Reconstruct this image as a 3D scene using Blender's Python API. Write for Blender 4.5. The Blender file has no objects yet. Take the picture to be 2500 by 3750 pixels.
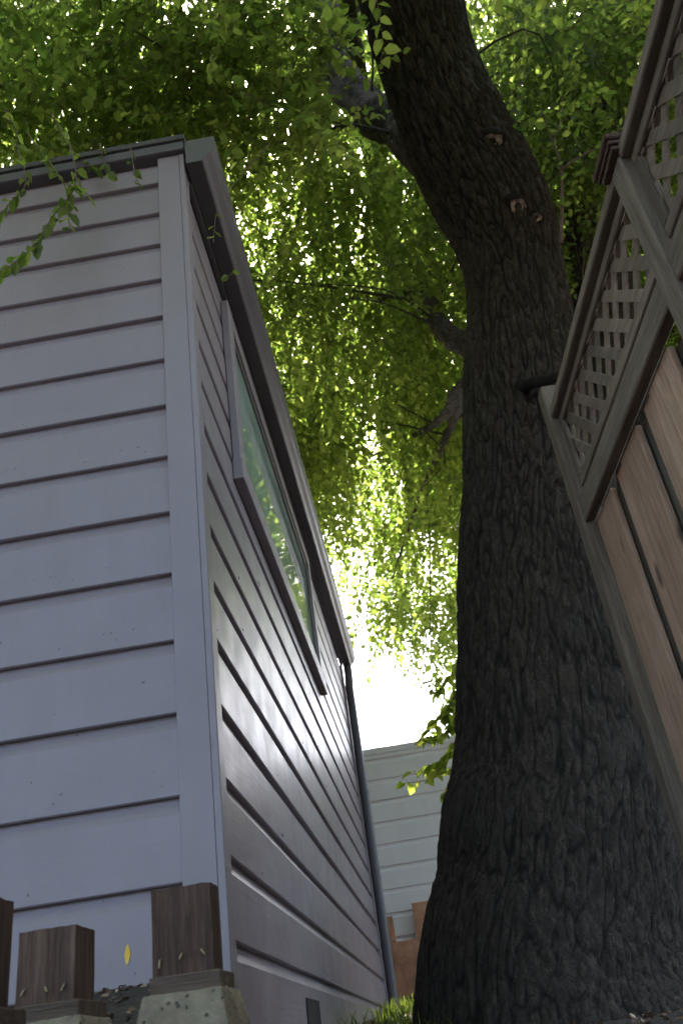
import bpy, bmesh, math, random
import numpy as np
from mathutils import Vector, Matrix, noise

random.seed(7); rng = np.random.default_rng(7)
S = bpy.context.scene
COL = S.collection
rad = math.radians

# ------------------------------------------------------------------ camera
YAW, PITCH, ROLL, FPX = rad(-2.0427), rad(31.2322), rad(-8.6924), 3259.26   # solved from the siding lines
def cam_axes():
    cy, sy, cp, sp = math.cos(YAW), math.sin(YAW), math.cos(PITCH), math.sin(PITCH)
    fwd = Vector((sy*cp, cy*cp, sp)); right = Vector((cy, -sy, 0)); up = right.cross(fwd)
    cr, sr = math.cos(ROLL), math.sin(ROLL)
    return cr*right + sr*up, -sr*right + cr*up, fwd
RIGHT, UP, FWD = cam_axes()
cd = bpy.data.cameras.new('camera'); cam = bpy.data.objects.new('camera', cd); COL.objects.link(cam)
cam.matrix_world = Matrix((RIGHT, UP, -FWD)).transposed().to_4x4()
cd.sensor_fit = 'VERTICAL'; cd.sensor_height = 22.3; cd.sensor_width = 14.9
cd.lens = FPX/3750*22.3
cd.clip_start = 0.02; cd.clip_end = 2000
cd.dof.use_dof = True; cd.dof.focus_distance = 2.7; cd.dof.aperture_fstop = 4.5
S.camera = cam
def ray(px, py):
    """direction of a photo pixel (1568 x 2352 grid)"""
    px *= 2500/1568; py *= 2500/1568
    return ((px-1250)/FPX*RIGHT - (py-1875)/FPX*UP + FWD)
def at_y(px, py, y):
    v = ray(px, py); return v*(y/v.y)

# ------------------------------------------------------------------ sky, sun, exposure
SUN_EL, SUN_AZ = rad(58), rad(5)            # azimuth from +Y towards +X
w = bpy.data.worlds.new('World'); S.world = w; w.use_nodes = True
nt = w.node_tree; nt.nodes.clear()
sky = nt.nodes.new('ShaderNodeTexSky'); sky.sky_type = 'NISHITA'; sky.sun_disc = False
sky.sun_elevation = SUN_EL; sky.sun_rotation = SUN_AZ
sky.air_density = 1.0; sky.dust_density = 6.0; sky.ozone_density = 1.0
bg = nt.nodes.new('ShaderNodeBackground'); bg.inputs[1].default_value = 0.15
wo = nt.nodes.new('ShaderNodeOutputWorld')
nt.links.new(sky.outputs[0], bg.inputs[0]); nt.links.new(bg.outputs[0], wo.inputs[0])
sd = bpy.data.lights.new('sun', 'SUN'); sd.energy = 5.0; sd.angle = rad(0.53); sd.color = (1, .95, .86)
sun = bpy.data.objects.new('sun', sd); COL.objects.link(sun)
sdir = Vector((math.sin(SUN_AZ)*math.cos(SUN_EL), math.cos(SUN_AZ)*math.cos(SUN_EL), math.sin(SUN_EL)))
sun.rotation_euler = sdir.to_track_quat('Z', 'Y').to_euler(); sun.location = sdir*40
S.view_settings.view_transform = 'Standard'; S.view_settings.look = 'None'
S.view_settings.gamma = 1.0; S.view_settings.exposure = 2.6
S.view_settings.use_curve_mapping = False
S.cycles.max_bounces = 7; S.cycles.diffuse_bounces = 4; S.cycles.transmission_bounces = 6; S.cycles.adaptive_threshold = .03
S.cycles.transparent_max_bounces = 8; S.cycles.use_denoising = True

# ------------------------------------------------------------------ helpers
def link(o, parent=None):
    COL.objects.link(o)
    if parent is not None: o.parent = parent
    return o
def mesh_obj(name, verts, faces, mat, parent=None, smooth=False):
    me = bpy.data.meshes.new(name); me.from_pydata([tuple(v) for v in verts], [], faces)
    if mat: me.materials.append(mat)
    if smooth: me.polygons.foreach_set('use_smooth', [True]*len(me.polygons))
    me.update()
    return link(bpy.data.objects.new(name, me), parent)
def np_obj(name, V, F, mat, parent=None, smooth=False):
    """V (n,3) float array, F (m,4) int array of quads"""
    me = bpy.data.meshes.new(name); n, m = len(V), len(F); k = F.shape[1]
    me.vertices.add(n); me.vertices.foreach_set('co', np.ascontiguousarray(V, dtype=np.float32).ravel())
    me.loops.add(m*k); me.loops.foreach_set('vertex_index', np.ascontiguousarray(F, dtype=np.int32).ravel())
    me.polygons.add(m); me.polygons.foreach_set('loop_start', np.arange(0, m*k, k, dtype=np.int32))
    if smooth: me.polygons.foreach_set('use_smooth', np.ones(m, dtype=bool))
    me.update(calc_edges=True); me.validate()
    if mat: me.materials.append(mat)
    return link(bpy.data.objects.new(name, me), parent)
def empty(name, loc=(0, 0, 0), label=None, cat=None, group=None):
    o = bpy.data.objects.new(name, None); o.location = loc; o.empty_display_size = .2; COL.objects.link(o)
    tag(o, label, cat, group); return o
def tag(o, label=None, cat=None, group=None, kind=None):
    if label: o['label'] = label
    if cat: o['category'] = cat
    if group: o['group'] = group
    if kind: o['kind'] = kind
    return o
def box(name, x0, x1, y0, y1, z0, z1, mat, parent=None, bev=0.003, jit=0.0):
    bm = bmesh.new()
    vs = [bm.verts.new((x, y, z)) for x in (x0, x1) for y in (y0, y1) for z in (z0, z1)]
    if jit:
        for v in vs: v.co += Vector((random.uniform(-jit, jit), random.uniform(-jit, jit), random.uniform(-jit, jit)))
    for f in ((0, 1, 3, 2), (4, 6, 7, 5), (0, 4, 5, 1), (2, 3, 7, 6), (0, 2, 6, 4), (1, 5, 7, 3)):
        bm.faces.new([vs[i] for i in f])
    bmesh.ops.recalc_face_normals(bm, faces=bm.faces)
    if bev: bmesh.ops.bevel(bm, geom=list(bm.edges), offset=bev, segments=1, affect='EDGES', profile=.5)
    me = bpy.data.meshes.new(name); bm.to_mesh(me); bm.free(); me.materials.append(mat)
    return link(bpy.data.objects.new(name, me), parent)
def extrude_profile(name, prof, a0, a1, axis, mat, parent=None, smooth=False, nseg=1, wob=0.0):
    """prof: closed list of (u, z); axis 'x': u is y, extruded along x; axis 'y': u is x, extruded along y"""
    n = len(prof); V = []; F = []
    for i in range(nseg+1):
        a = a0 + (a1-a0)*i/nseg
        for (u, z) in prof:
            dz = wob*noise.noise(Vector((a*1.3, z*9.1, u*3)))
            V.append((a, u, z+dz) if axis == 'x' else (u, a, z+dz))
    for i in range(nseg):
        for j in range(n):
            k = (j+1) % n
            F.append((i*n+j, i*n+k, (i+1)*n+k, (i+1)*n+j))
    F.append(tuple(range(n))[::-1]); F.append(tuple(nseg*n+j for j in range(n)))
    bm = bmesh.new(); bv = [bm.verts.new(v) for v in V]
    for f in F: bm.faces.new([bv[i] for i in f])
    bmesh.ops.recalc_face_normals(bm, faces=bm.faces)
    me = bpy.data.meshes.new(name); bm.to_mesh(me); bm.free(); me.materials.append(mat)
    return link(bpy.data.objects.new(name, me), parent)
def catmull(P, per):
    P = [Vector(p) for p in P]; out = []
    Q = [P[0]*2-P[1]] + P + [P[-1]*2-P[-2]]
    for i in range(1, len(Q)-2):
        for j in range(per):
            t = j/per; a, b, c, d = Q[i-1], Q[i], Q[i+1], Q[i+2]
            out.append(.5*((2*b) + (c-a)*t + (2*a-5*b+4*c-d)*t*t + (3*b-a-3*c+d)*t**3))
    out.append(P[-1]); return out
def tube_arrays(P, R, n=8, closed=True):
    """ring tube round a polyline P with radii R -> V, F(quads)"""
    P = [Vector(p) for p in P]; V = []; m = len(P)
    t0 = (P[1]-P[0]).normalized(); u = t0.orthogonal().normalized()
    for i in range(m):
        t = (P[min(i+1, m-1)]-P[max(i-1, 0)]).normalized()
        u = (u - t*u.dot(t)).normalized(); v = t.cross(u)
        for k in range(n):
            a = 2*math.pi*k/n; V.append(P[i] + (u*math.cos(a)+v*math.sin(a))*R[i])
    F = [(i*n+k, i*n+(k+1) % n, (i+1)*n+(k+1) % n, (i+1)*n+k) for i in range(m-1) for k in range(n)]
    return [tuple(v) for v in V], F

# ------------------------------------------------------------------ materials
def new_mat(name):
    m = bpy.data.materials.new(name); m.use_nodes = True; t = m.node_tree; t.nodes.clear()
    out = t.nodes.new('ShaderNodeOutputMaterial'); p = t.nodes.new('ShaderNodeBsdfPrincipled')
    t.links.new(p.outputs[0], out.inputs[0]); return m, t, p, out
def N(t, typ, **kw):
    n = t.nodes.new(typ)
    for k, v in kw.items():
        if k in n.inputs.keys(): n.inputs[k].default_value = v
        else: setattr(n, k, v)
    return n
def coords(t, scale=(1, 1, 1), rot=(0, 0, 0), which='Object'):
    tc = N(t, 'ShaderNodeTexCoord'); mp = N(t, 'ShaderNodeMapping'); mp.inputs['Scale'].default_value = scale
    mp.inputs['Rotation'].default_value = rot
    t.links.new(tc.outputs[which], mp.inputs[0]); return mp.outputs[0]
def ramp(t, fac, stops):
    r = N(t, 'ShaderNodeValToRGB'); e = r.color_ramp.elements
    while len(e) < len(stops): e.new(.5)
    for i, (p, c) in enumerate(stops):
        e[i].position = p; e[i].color = (*c, 1) if len(c) == 3 else c
    t.links.new(fac, r.inputs[0]); return r.outputs[0]
def noi(t, vec, scale, detail=4, rough=.55, dist=0.0):
    n = N(t, 'ShaderNodeTexNoise'); n.inputs['Scale'].default_value = scale; n.inputs['Detail'].default_value = detail
    n.inputs['Roughness'].default_value = rough; n.inputs['Distortion'].default_value = dist
    t.links.new(vec, n.inputs['Vector']); return n.outputs['Fac']
def mix(t, fac, a, b, mode='MIX'):
    n = N(t, 'ShaderNodeMix', data_type='RGBA', blend_type=mode)
    for s, v in ((0, fac), (6, a), (7, b)):
        if hasattr(v, 'type') and hasattr(v, 'links'): t.links.new(v, n.inputs[s])
        elif isinstance(v, (int, float)): n.inputs[s].default_value = v
        else: n.inputs[s].default_value = (*v, 1)
    return n.outputs[2]
def bump(t, p, h, strength=.3, dist=.01):
    b = N(t, 'ShaderNodeBump'); b.inputs['Strength'].default_value = strength; b.inputs['Distance'].default_value = dist
    t.links.new(h, b.inputs['Height']); t.links.new(b.outputs[0], p.inputs['Normal']); return b
def math_n(t, op, a, b=None):
    n = N(t, 'ShaderNodeMath', operation=op)
    for i, v in enumerate((a, b)):
        if v is None: continue
        if hasattr(v, 'links'): t.links.new(v, n.inputs[i])
        else: n.inputs[i].default_value = v
    return n.outputs[0]
def objrand(t):
    return N(t, 'ShaderNodeObjectInfo').outputs['Random']

def paint_mat(name, col, rough, grain_axis, dirt=.35, gloss_bump=.12):
    m, t, p, o = new_mat(name)
    sc = {'x': (1.2, 9, 14), 'y': (9, 1.2, 14), 'z': (12, 12, 1.2)}[grain_axis]
    g = noi(t, coords(t, sc), 6, 6, .6)
    blot = noi(t, coords(t), 2.3, 5, .6)
    streak = noi(t, coords(t, (5, 5, .55)), 3.0, 5, .62)
    dark = tuple(c*.80 for c in col)
    c = mix(t, ramp(t, blot, [(.3, (0, 0, 0)), (.75, (1, 1, 1))]), tuple(x*.95 for x in col), tuple(x*1.04 for x in col))
    c = mix(t, ramp(t, streak, [(.52, (0, 0, 0)), (.8, (dirt,)*3)]), c, tuple(x*y for x, y in zip(dark, (.95, .92, .85))))
    speck = noi(t, coords(t), 62, 2, .5)
    c = mix(t, ramp(t, speck, [(.765, (0, 0, 0)), (.79, (.75, .75, .75))]), c, (.05, .045, .04))
    t.links.new(c, p.inputs['Base Color'])
    rr = ramp(t, noi(t, coords(t), 7, 4), [(.3, (rough-.06,)*3), (.7, (rough+.1,)*3)])
    t.links.new(rr, p.inputs['Roughness'])
    h = math_n(t, 'ADD', g, math_n(t, 'MULTIPLY', noi(t, coords(t), 11, 3), .8))
    bump(t, p, h, gloss_bump, .004)
    return m
M = {}
PAINT = (.250, .216, .236)
M['siding_front'] = paint_mat('painted_siding_along_x', PAINT, .42, 'x')
M['siding_side'] = paint_mat('painted_siding_along_y', PAINT, .36, 'y', .55, .22)
M['trim'] = paint_mat('painted_trim', (.247, .215, .234), .42, 'z', .25)
M['far_siding'] = paint_mat('pale_siding', (.90, .87, .86), .45, 'x', .25)
m, t, p, o = new_mat('gutter_metal'); M['gutter'] = m
c = ramp(t, noi(t, coords(t, (1, .6, 1)), 5, 4), [(.35, (.078, .070, .080)), (.7, (.102, .094, .104))]); t.links.new(c, p.inputs['Base Color'])
p.inputs['Roughness'].default_value = .45; bump(t, p, noi(t, coords(t), 8, 3), .08, .01)
m, t, p, o = new_mat('pipe_metal'); M['pipe'] = m
p.inputs['Base Color'].default_value = (.10, .10, .115, 1); p.inputs['Roughness'].default_value = .4
m, t, p, o = new_mat('roofing'); M['roof'] = m
t.links.new(ramp(t, noi(t, coords(t), 60, 3), [(.3, (.05, .05, .05)), (.7, (.09, .09, .085))]), p.inputs['Base Color']); p.inputs['Roughness'].default_value = .9
m, t, p, o = new_mat('dark_interior'); M['dark'] = m
p.inputs['Base Color'].default_value = (.012, .012, .012, 1); p.inputs['Roughness'].default_value = .9
m, t, p, o = new_mat('window_blind'); M['blind'] = m
t.links.new(ramp(t, noi(t, coords(t), 2, 2), [(.3, (.38, .46, .43)), (.7, (.50, .56, .53))]), p.inputs['Base Color']); p.inputs['Roughness'].default_value = .8
# glass: pale green diffuse colour imitates a hazy reflection, under a mirror coat
m, t, p, o = new_mat('window_glass'); M['glass'] = m
t.nodes.remove(p)
df = N(t, 'ShaderNodeBsdfDiffuse'); t.links.new(ramp(t, noi(t, coords(t, (1, .5, 1)), 2.2, 3), [(.3, (.30, .44, .38)), (.7, (.46, .60, .54))]), df.inputs[0])
tl = N(t, 'ShaderNodeBsdfTranslucent'); tl.inputs[0].default_value = (.6, .75, .7, 1)
m0 = N(t, 'ShaderNodeMixShader'); m0.inputs[0].default_value = .4; t.links.new(df.outputs[0], m0.inputs[1]); t.links.new(tl.outputs[0], m0.inputs[2])
gl = N(t, 'ShaderNodeBsdfGlossy'); gl.inputs['Roughness'].default_value = .03
fr = N(t, 'ShaderNodeFresnel'); fr.inputs['IOR'].default_value = 1.22
mx = N(t, 'ShaderNodeMixShader'); t.links.new(fr.outputs[0], mx.inputs[0]); t.links.new(m0.outputs[0], mx.inputs[1]); t.links.new(gl.outputs[0], mx.inputs[2])
t.links.new(mx.outputs[0], o.inputs[0])

def wood_mat(name, ca, cb, cc, rough=.75, axis='z', knots=True, bumpk=.5, fine=1.0):
    m, t, p, o = new_mat(name)
    st = {'z': (16, 16, .9), 'y': (16, .9, 16), 'x': (.9, 16, 16)}[axis]
    tc = N(t, 'ShaderNodeTexCoord'); off = N(t, 'ShaderNodeVectorMath', operation='ADD')
    rnd = N(t, 'ShaderNodeCombineXYZ'); r = math_n(t, 'MULTIPLY', objrand(t), 37.0)
    for i in range(3): t.links.new(r, rnd.inputs[i])
    t.links.new(tc.outputs['Object'], off.inputs[0]); t.links.new(rnd.outputs[0], off.inputs[1])
    mp = N(t, 'ShaderNodeMapping'); mp.inputs['Scale'].default_value = st; t.links.new(off.outputs[0], mp.inputs[0])
    g = noi(t, mp.outputs[0], 3.0*fine, 8, .65, .6); blot = noi(t, off.outputs[0], 3.5, 4, .6)
    g2 = noi(t, mp.outputs[0], 14*fine, 4, .6, .2)
    c = ramp(t, g, [(.28, ca), (.5, cb), (.72, cc)])
    c = mix(t, ramp(t, blot, [(.35, (0, 0, 0)), (.75, (.55, .55, .55))]), c, ca)
    c = mix(t, .8, c, ramp(t, g2, [(.25, (.55, .52, .5)), (.6, (1, 1, 1))]), 'MULTIPLY')
    if knots:
        mk = N(t, 'ShaderNodeMapping'); mk.inputs['Scale'].default_value = {'z': (7, 7, 3.0), 'y': (7, 3, 7), 'x': (3, 7, 7)}[axis]
        t.links.new(off.outputs[0], mk.inputs[0])
        vo = N(t, 'ShaderNodeTexVoronoi'); vo.inputs['Scale'].default_value = 1.0; t.links.new(mk.outputs[0], vo.inputs['Vector'])
        c = mix(t, ramp(t, vo.outputs['Distance'], [(.07, (.85, .85, .85)), (.15, (0, 0, 0))]), c, tuple(x*.28 for x in ca))
    v = math_n(t, 'ADD', math_n(t, 'MULTIPLY', objrand(t), .5), .72)
    hs = N(t, 'ShaderNodeHueSaturation'); t.links.new(c, hs.inputs['Color']); t.links.new(v, hs.inputs['Value'])
    t.links.new(hs.outputs[0], p.inputs['Base Color']); p.inputs['Roughness'].default_value = rough
    p.inputs['Specular IOR Level'].default_value = .25
    bump(t, p, math_n(t, 'ADD', g, math_n(t, 'MULTIPLY', g2, .5)), bumpk, .006)
    return m
M['cedar'] = wood_mat('cedar_board', (.29, .180, .122), (.45, .305, .218), (.55, .405, .305))
M['weathered'] = wood_mat('weathered_rail_wood', (.135, .104, .080), (.215, .170, .132), (.30, .243, .190), axis='y', knots=False)
M['weathered_v'] = wood_mat('weathered_post_wood', (.110, .088, .066), (.175, .143, .108), (.24, .20, .152), knots=False)
M['backboard'] = wood_mat('grey_back_board', (.07, .065, .052), (.11, .10, .08), (.15, .138, .11), knots=False)
M['stub'] = wood_mat('dark_old_timber', (.050, .030, .021), (.115, .071, .050), (.20, .128, .092), rough=.85, knots=False, bumpk=1.0, fine=1.7)
M['pad'] = wood_mat('timber_pad', (.08, .057, .042), (.14, .103, .076), (.20, .15, .113), rough=.85, axis='x', knots=False, bumpk=.9)
m, t, p, o = new_mat('rough_concrete'); M['concrete'] = m
c = ramp(t, noi(t, coords(t), 26, 8, .7), [(.3, (.15, .122, .080)), (.55, (.25, .21, .145)), (.75, (.33, .29, .205))])
vo = N(t, 'ShaderNodeTexVoronoi'); vo.inputs['Scale'].default_value = 85; t.links.new(coords(t), vo.inputs['Vector'])
c = mix(t, ramp(t, vo.outputs['Distance'], [(.10, (.8, .8, .8)), (.22, (0, 0, 0))]), c, (.06, .055, .045))
t.links.new(c, p.inputs['Base Color']); p.inputs['Roughness'].default_value = .95
bump(t, p, math_n(t, 'ADD', math_n(t, 'MULTIPLY', noi(t, coords(t), 130, 6, .75), .7), ramp(t, vo.outputs['Distance'], [(.08, (0, 0, 0)), (.26, (1, 1, 1))])), 1.0, .004)
m, t, p, o = new_mat('nail_steel'); M['nail'] = m
p.inputs['Base Color'].default_value = (.30, .24, .15, 1); p.inputs['Metallic'].default_value = .7; p.inputs['Roughness'].default_value = .5
m, t, p, o = new_mat('yellow_petal'); M['yellow'] = m
p.inputs['Base Color'].default_value = (.75, .45, .03, 1)
# bark
m, t, p, o = new_mat('tree_bark'); M['bark'] = m
def bark_nodes(t, p, k=1.0):
    tc = N(t, 'ShaderNodeTexCoord'); wn = N(t, 'ShaderNodeTexNoise'); wn.inputs['Scale'].default_value = 14*k; wn.inputs['Detail'].default_value = 5; wn.inputs['Roughness'].default_value = .65
    t.links.new(tc.outputs['Object'], wn.inputs['Vector'])
    sb_ = N(t, 'ShaderNodeVectorMath', operation='SUBTRACT'); t.links.new(wn.outputs['Color'], sb_.inputs[0]); sb_.inputs[1].default_value = (.5, .5, .5)
    sc_ = N(t, 'ShaderNodeVectorMath', operation='SCALE'); t.links.new(sb_.outputs[0], sc_.inputs[0]); sc_.inputs['Scale'].default_value = .085/k
    ad = N(t, 'ShaderNodeVectorMath', operation='ADD'); t.links.new(tc.outputs['Object'], ad.inputs[0]); t.links.new(sc_.outputs[0], ad.inputs[1])
    mp = N(t, 'ShaderNodeMapping'); mp.inputs['Scale'].default_value = (1, 1, .22); t.links.new(ad.outputs[0], mp.inputs[0])
    rn = noi(t, mp.outputs[0], 48*k, 6, .7, .2); fn = noi(t, coords(t), 160*k, 4, .7); bl = noi(t, coords(t), 2.6, 5, .6); b2 = noi(t, coords(t), 9, 4, .6)
    at = N(t, 'ShaderNodeAttribute'); at.attribute_name = 'ridge'
    h = math_n(t, 'ADD', rn, math_n(t, 'MULTIPLY', fn, .35))
    c = ramp(t, h, [(.40, (.022, .0178, .015)), (.66, (.050, .040, .0325)), (.95, (.125, .101, .082))])
    c = mix(t, ramp(t, bl, [(.52, (0, 0, 0)), (.75, (.55, .55, .55))]), c, (.062, .060, .052))
    c = mix(t, ramp(t, b2, [(.58, (0, 0, 0)), (.72, (.35, .35, .35))]), c, (.075, .054, .036))
    c = mix(t, ramp(t, at.outputs['Fac'], [(.05, (.92, .92, .92)), (.62, (0, 0, 0))]), c, (.011, .009, .008))
    t.links.new(c, p.inputs['Base Color']); p.inputs['Roughness'].default_value = .85; p.inputs['Specular IOR Level'].default_value = .25
    bump(t, p, h, 1.0, .022/k)
bark_nodes(t, p)
m, t, p, o = new_mat('limb_bark'); M['limb'] = m
g = noi(t, coords(t, (1, 1, .6)), 30, 6, .65)
t.links.new(ramp(t, g, [(.3, (.022, .018, .015)), (.7, (.075, .062, .05))]), p.inputs['Base Color']); p.inputs['Roughness'].default_value = .85
bump(t, p, g, .8, .01)
m, t, p, o = new_mat('cut_wood'); M['cut'] = m
t.links.new(ramp(t, noi(t, coords(t), 40, 4), [(.35, (.12, .095, .075)), (.65, (.42, .34, .27))]), p.inputs['Base Color']); p.inputs['Roughness'].default_value = .85
m, t, p, o = new_mat('twig_bark'); M['twig'] = m
t.links.new(ramp(t, noi(t, coords(t), 18, 3), [(.3, (.05, .035, .025)), (.7, (.16, .105, .075))]), p.inputs['Base Color']); p.inputs['Roughness'].default_value = .8
# leaves
def leaf_mat(name, dark, light, tr_dark, tr_light, trans=.6, island=True):
    m, t, p, o = new_mat(name)
    r = N(t, 'ShaderNodeNewGeometry').outputs['Random Per Island'] if island else objrand(t)
    t.nodes.remove(p)
    df = N(t, 'ShaderNodeBsdfDiffuse'); t.links.new(ramp(t, r, [(0, dark), (1, light)]), df.inputs[0])
    gs = N(t, 'ShaderNodeBsdfGlossy'); gs.inputs['Roughness'].default_value = .4
    p = N(t, 'ShaderNodeMixShader'); p.inputs[0].default_value = .05
    t.links.new(df.outputs[0], p.inputs[1]); t.links.new(gs.outputs[0], p.inputs[2])
    tl = N(t, 'ShaderNodeBsdfTranslucent'); t.links.new(ramp(t, r, [(0, tr_dark), (1, tr_light)]), tl.inputs[0])
    mx = N(t, 'ShaderNodeMixShader'); mx.inputs[0].default_value = trans
    t.links.new(p.outputs[0], mx.inputs[1]); t.links.new(tl.outputs[0], mx.inputs[2]); t.links.new(mx.outputs[0], o.inputs[0])
    return m
LA = ((.03, .06, .012), (.085, .125, .028), (.135, .225, .026), (.39, .51, .085))
M['leaf'] = leaf_mat('tree_leaf', *LA)
M['leaf_single'] = leaf_mat('tree_leaf_single', *LA, island=False)
M['vine'] = leaf_mat('vine_leaf', (.06, .11, .02), (.12, .17, .03), (.28, .42, .04), (.52, .58, .08), island=False)
M['grass'] = leaf_mat('grass_blade', (.06, .11, .02), (.13, .17, .03), (.2, .33, .03), (.4, .45, .06), .4)
m, t, p, o = new_mat('soil'); M['soil'] = m
n1 = noi(t, coords(t), 9, 8, .7); n2 = noi(t, coords(t), 55, 5, .7)
c = ramp(t, n1, [(.3, (.028, .021, .016)), (.6, (.065, .05, .037)), (.8, (.10, .08, .06))])
c = mix(t, ramp(t, n2, [(.55, (0, 0, 0)), (.7, (.7, .7, .7))]), c, (.14, .11, .08))
t.links.new(c, p.inputs['Base Color']); p.inputs['Roughness'].default_value = .95
bump(t, p, math_n(t, 'ADD', n1, n2), 1.0, .03)
m, t, p, o = new_mat('litter_leaf'); M['litter'] = m
t.links.new(ramp(t, N(t, 'ShaderNodeNewGeometry').outputs['Random Per Island'], [(0, (.05, .03, .02)), (.6, (.16, .09, .05)), (1, (.30, .21, .12))]), p.inputs['Base Color'])
m, t, p, o = new_mat('rusty_board'); M['rust'] = m
n1 = noi(t, coords(t), 4.5, 8, .68, .4)
c = ramp(t, n1, [(.3, (.27, .125, .08)), (.5, (.52, .235, .13)), (.68, (.66, .37, .22))])
c = mix(t, ramp(t, noi(t, coords(t, (1, 1, .5)), 9, 5), [(.55, (0, 0, 0)), (.75, (.6, .6, .6))]), c, (.10, .065, .05))
t.links.new(c, p.inputs['Base Color']); p.inputs['Roughness'].default_value = .85; bump(t, p, n1, .3, .01)

# ------------------------------------------------------------------ ground
def ground_z(x, y):
    z = -.035 + .058*(y-3.2) if y > 3.2 else -.035 - .095*(3.2-y)*.9
    if y > 8.5: z = -.035 + .058*5.3 + .01*(min(y, 40)-8.5)
    z = max(z, -.34)
    if 3.0 < y < 9: z += .055*min(1, max(0, (.25-x)/.7))*min(1, (y-3.0)/1.0)
    # soil bank against the front of the house
    if x < -.40 and -3 < y < 2.3:
        k = min(1, (-.40-x)/.10); b = -.02 + .19*min(1, max(0, (y-1.35)/.62)); z = z*(1-k) + max(z, b)*k
    return z + .012*noise.noise(Vector((x*2.2, y*2.2, 0))) + (.006*noise.noise(Vector((x*9, y*9, 3))) if abs(x) < 4 and abs(y) < 12 else 0)
xs = sorted(set([round(v, 3) for v in np.concatenate([np.linspace(-1.6, 1.6, 90), np.linspace(-8, -1.6, 16), np.linspace(1.6, 8, 16), [-400, -150, -60, -25, 25, 60, 150, 400]])]))
ys = sorted(set([round(v, 3) for v in np.concatenate([np.linspace(-.5, 9, 170), np.linspace(-8, -.5, 14), np.linspace(9, 20, 16), [-400, -150, -60, -25, 30, 60, 150, 400]])]))
V = [(x, y, ground_z(x, y)) for y in ys for x in xs]; nx = len(xs)
F = [(j*nx+i, j*nx+i+1, (j+1)*nx+i+1, (j+1)*nx+i) for j in range(len(ys)-1) for i in range(nx-1)]
gd = mesh_obj('ground', V, F, M['soil'], smooth=True); tag(gd, kind='structure')

# ------------------------------------------------------------------ the grey house
XW, YW, YE = -.44, 2.03, 7.06          # side trim plane, front trim plane, far end
XS, YS = XW-.012, YW+.012              # siding faces
house = empty('house', (-2.2, 4.5, 0), 'grey clapboard house with a long side window and a gutter, beside the big tree', 'house')
house.location = (0, 0, 0)
def board_profile(face, inward, zb, zt):
    """drop siding: flat face with a coved top; inward = direction sign into the wall"""
    i = inward
    return [(face+i*.034, zb), (face+i*.003, zb), (face, zb+.003), (face, zt-.040), (face+i*.0012, zt-.0392), (face+i*.0100, zt-.024),
            (face+i*.0165, zt-.010), (face+i*.0185, zt+.004), (face+i*.034, zt+.004)]
fz = [.181, .370, .559, .757, .950, 1.143, 1.335, 1.524, 1.711, 1.893, 2.075, 2.242, 2.409, 2.566, 2.722, 2.845]
for k in range(len(fz)-1):
    o = extrude_profile('siding_board', board_profile(YS+random.uniform(-.001, .001), 1, fz[k], fz[k+1]), -4.0, -.536, 'x', M['siding_front'], house, nseg=8, wob=.0012)
sz = [-.35, .249, .430, .612, .797, .977, 1.155, 1.336, 1.520, 1.700, 1.878, 2.050, 2.222, 2.395, 2.568, 2.76]
WY0, WY1, WZ0, WZ1 = 2.70, 4.78, 1.878, 2.568          # glazed opening
for k in range(len(sz)-1):
    pr = board_profile(XS+random.uniform(-.001, .001), -1, sz[k], sz[k+1])
    spans = [(2.088, YE-.10)]
    if sz[k] >= WZ0-.001 and sz[k+1] <= WZ1+.001: spans = [(2.088, WY0), (WY1, YE-.10)]
    if len(spans) == 1 and k > 0 and k % 3 == 1:
        yj = random.uniform(3.4, 5.8); spans = [(2.088, yj-.0012), (yj+.0012, YE-.10)]
    for a, b in spans:
        extrude_profile('siding_board', pr, a, b, 'y', M['siding_side'], house, nseg=14, wob=.0012)
box('corner_board', -.538, -.4585, YW, YW+.02, .11, 2.845, M['trim'], house, .002)
box('corner_board', -.458, XW, YW-.002, 2.09, .10, 2.845, M['trim'], house, .002)
box('corner_board', -.464, XW, YE-.10, YE, -.3, 2.76, M['trim'], house, .002)
# sheathing behind the boards, open at the window
def core(n, *a): box(n, *a, M['dark'], house, 0)
core('wall_core', -4.0, -.56, 2.080, 2.10, -.4, 2.84)
core('wall_core', -.52, -.4875, 2.10, WY0, -.4, 2.84)
core('wall_core', -.52, -.4875, WY1, YE-.02, -.4, 2.84)
core('wall_core', -.52, -.4875, WY0, WY1, -.4, WZ0)
core('wall_core', -.52, -.4875, WY0, WY1, WZ1, 2.84)
core('wall_core', -4.0, -.47, YE-.018, YE-.002, -.4, 2.84)
core('wall_core', -4.03, -4.0, 2.07, YE, -.4, 2.84)
# front fascia / drip edge and roof
extrude_profile('fascia', [(YW-.016, 2.838), (YW-.022, 2.841), (YW-.025, 2.876), (YW-.018, 2.884), (YW+.03, 2.884), (YW+.03, 2.838)], -4.05, -.435, 'x', M['gutter'], house)
extrude_profile('roof', [(YW-.03, 2.886), (YW-.03, 2.91), (4.5, 3.0), (YE+.06, 2.91), (YE+.06, 2.886)], -4.1, -.43, 'x', M['roof'], house)
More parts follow.
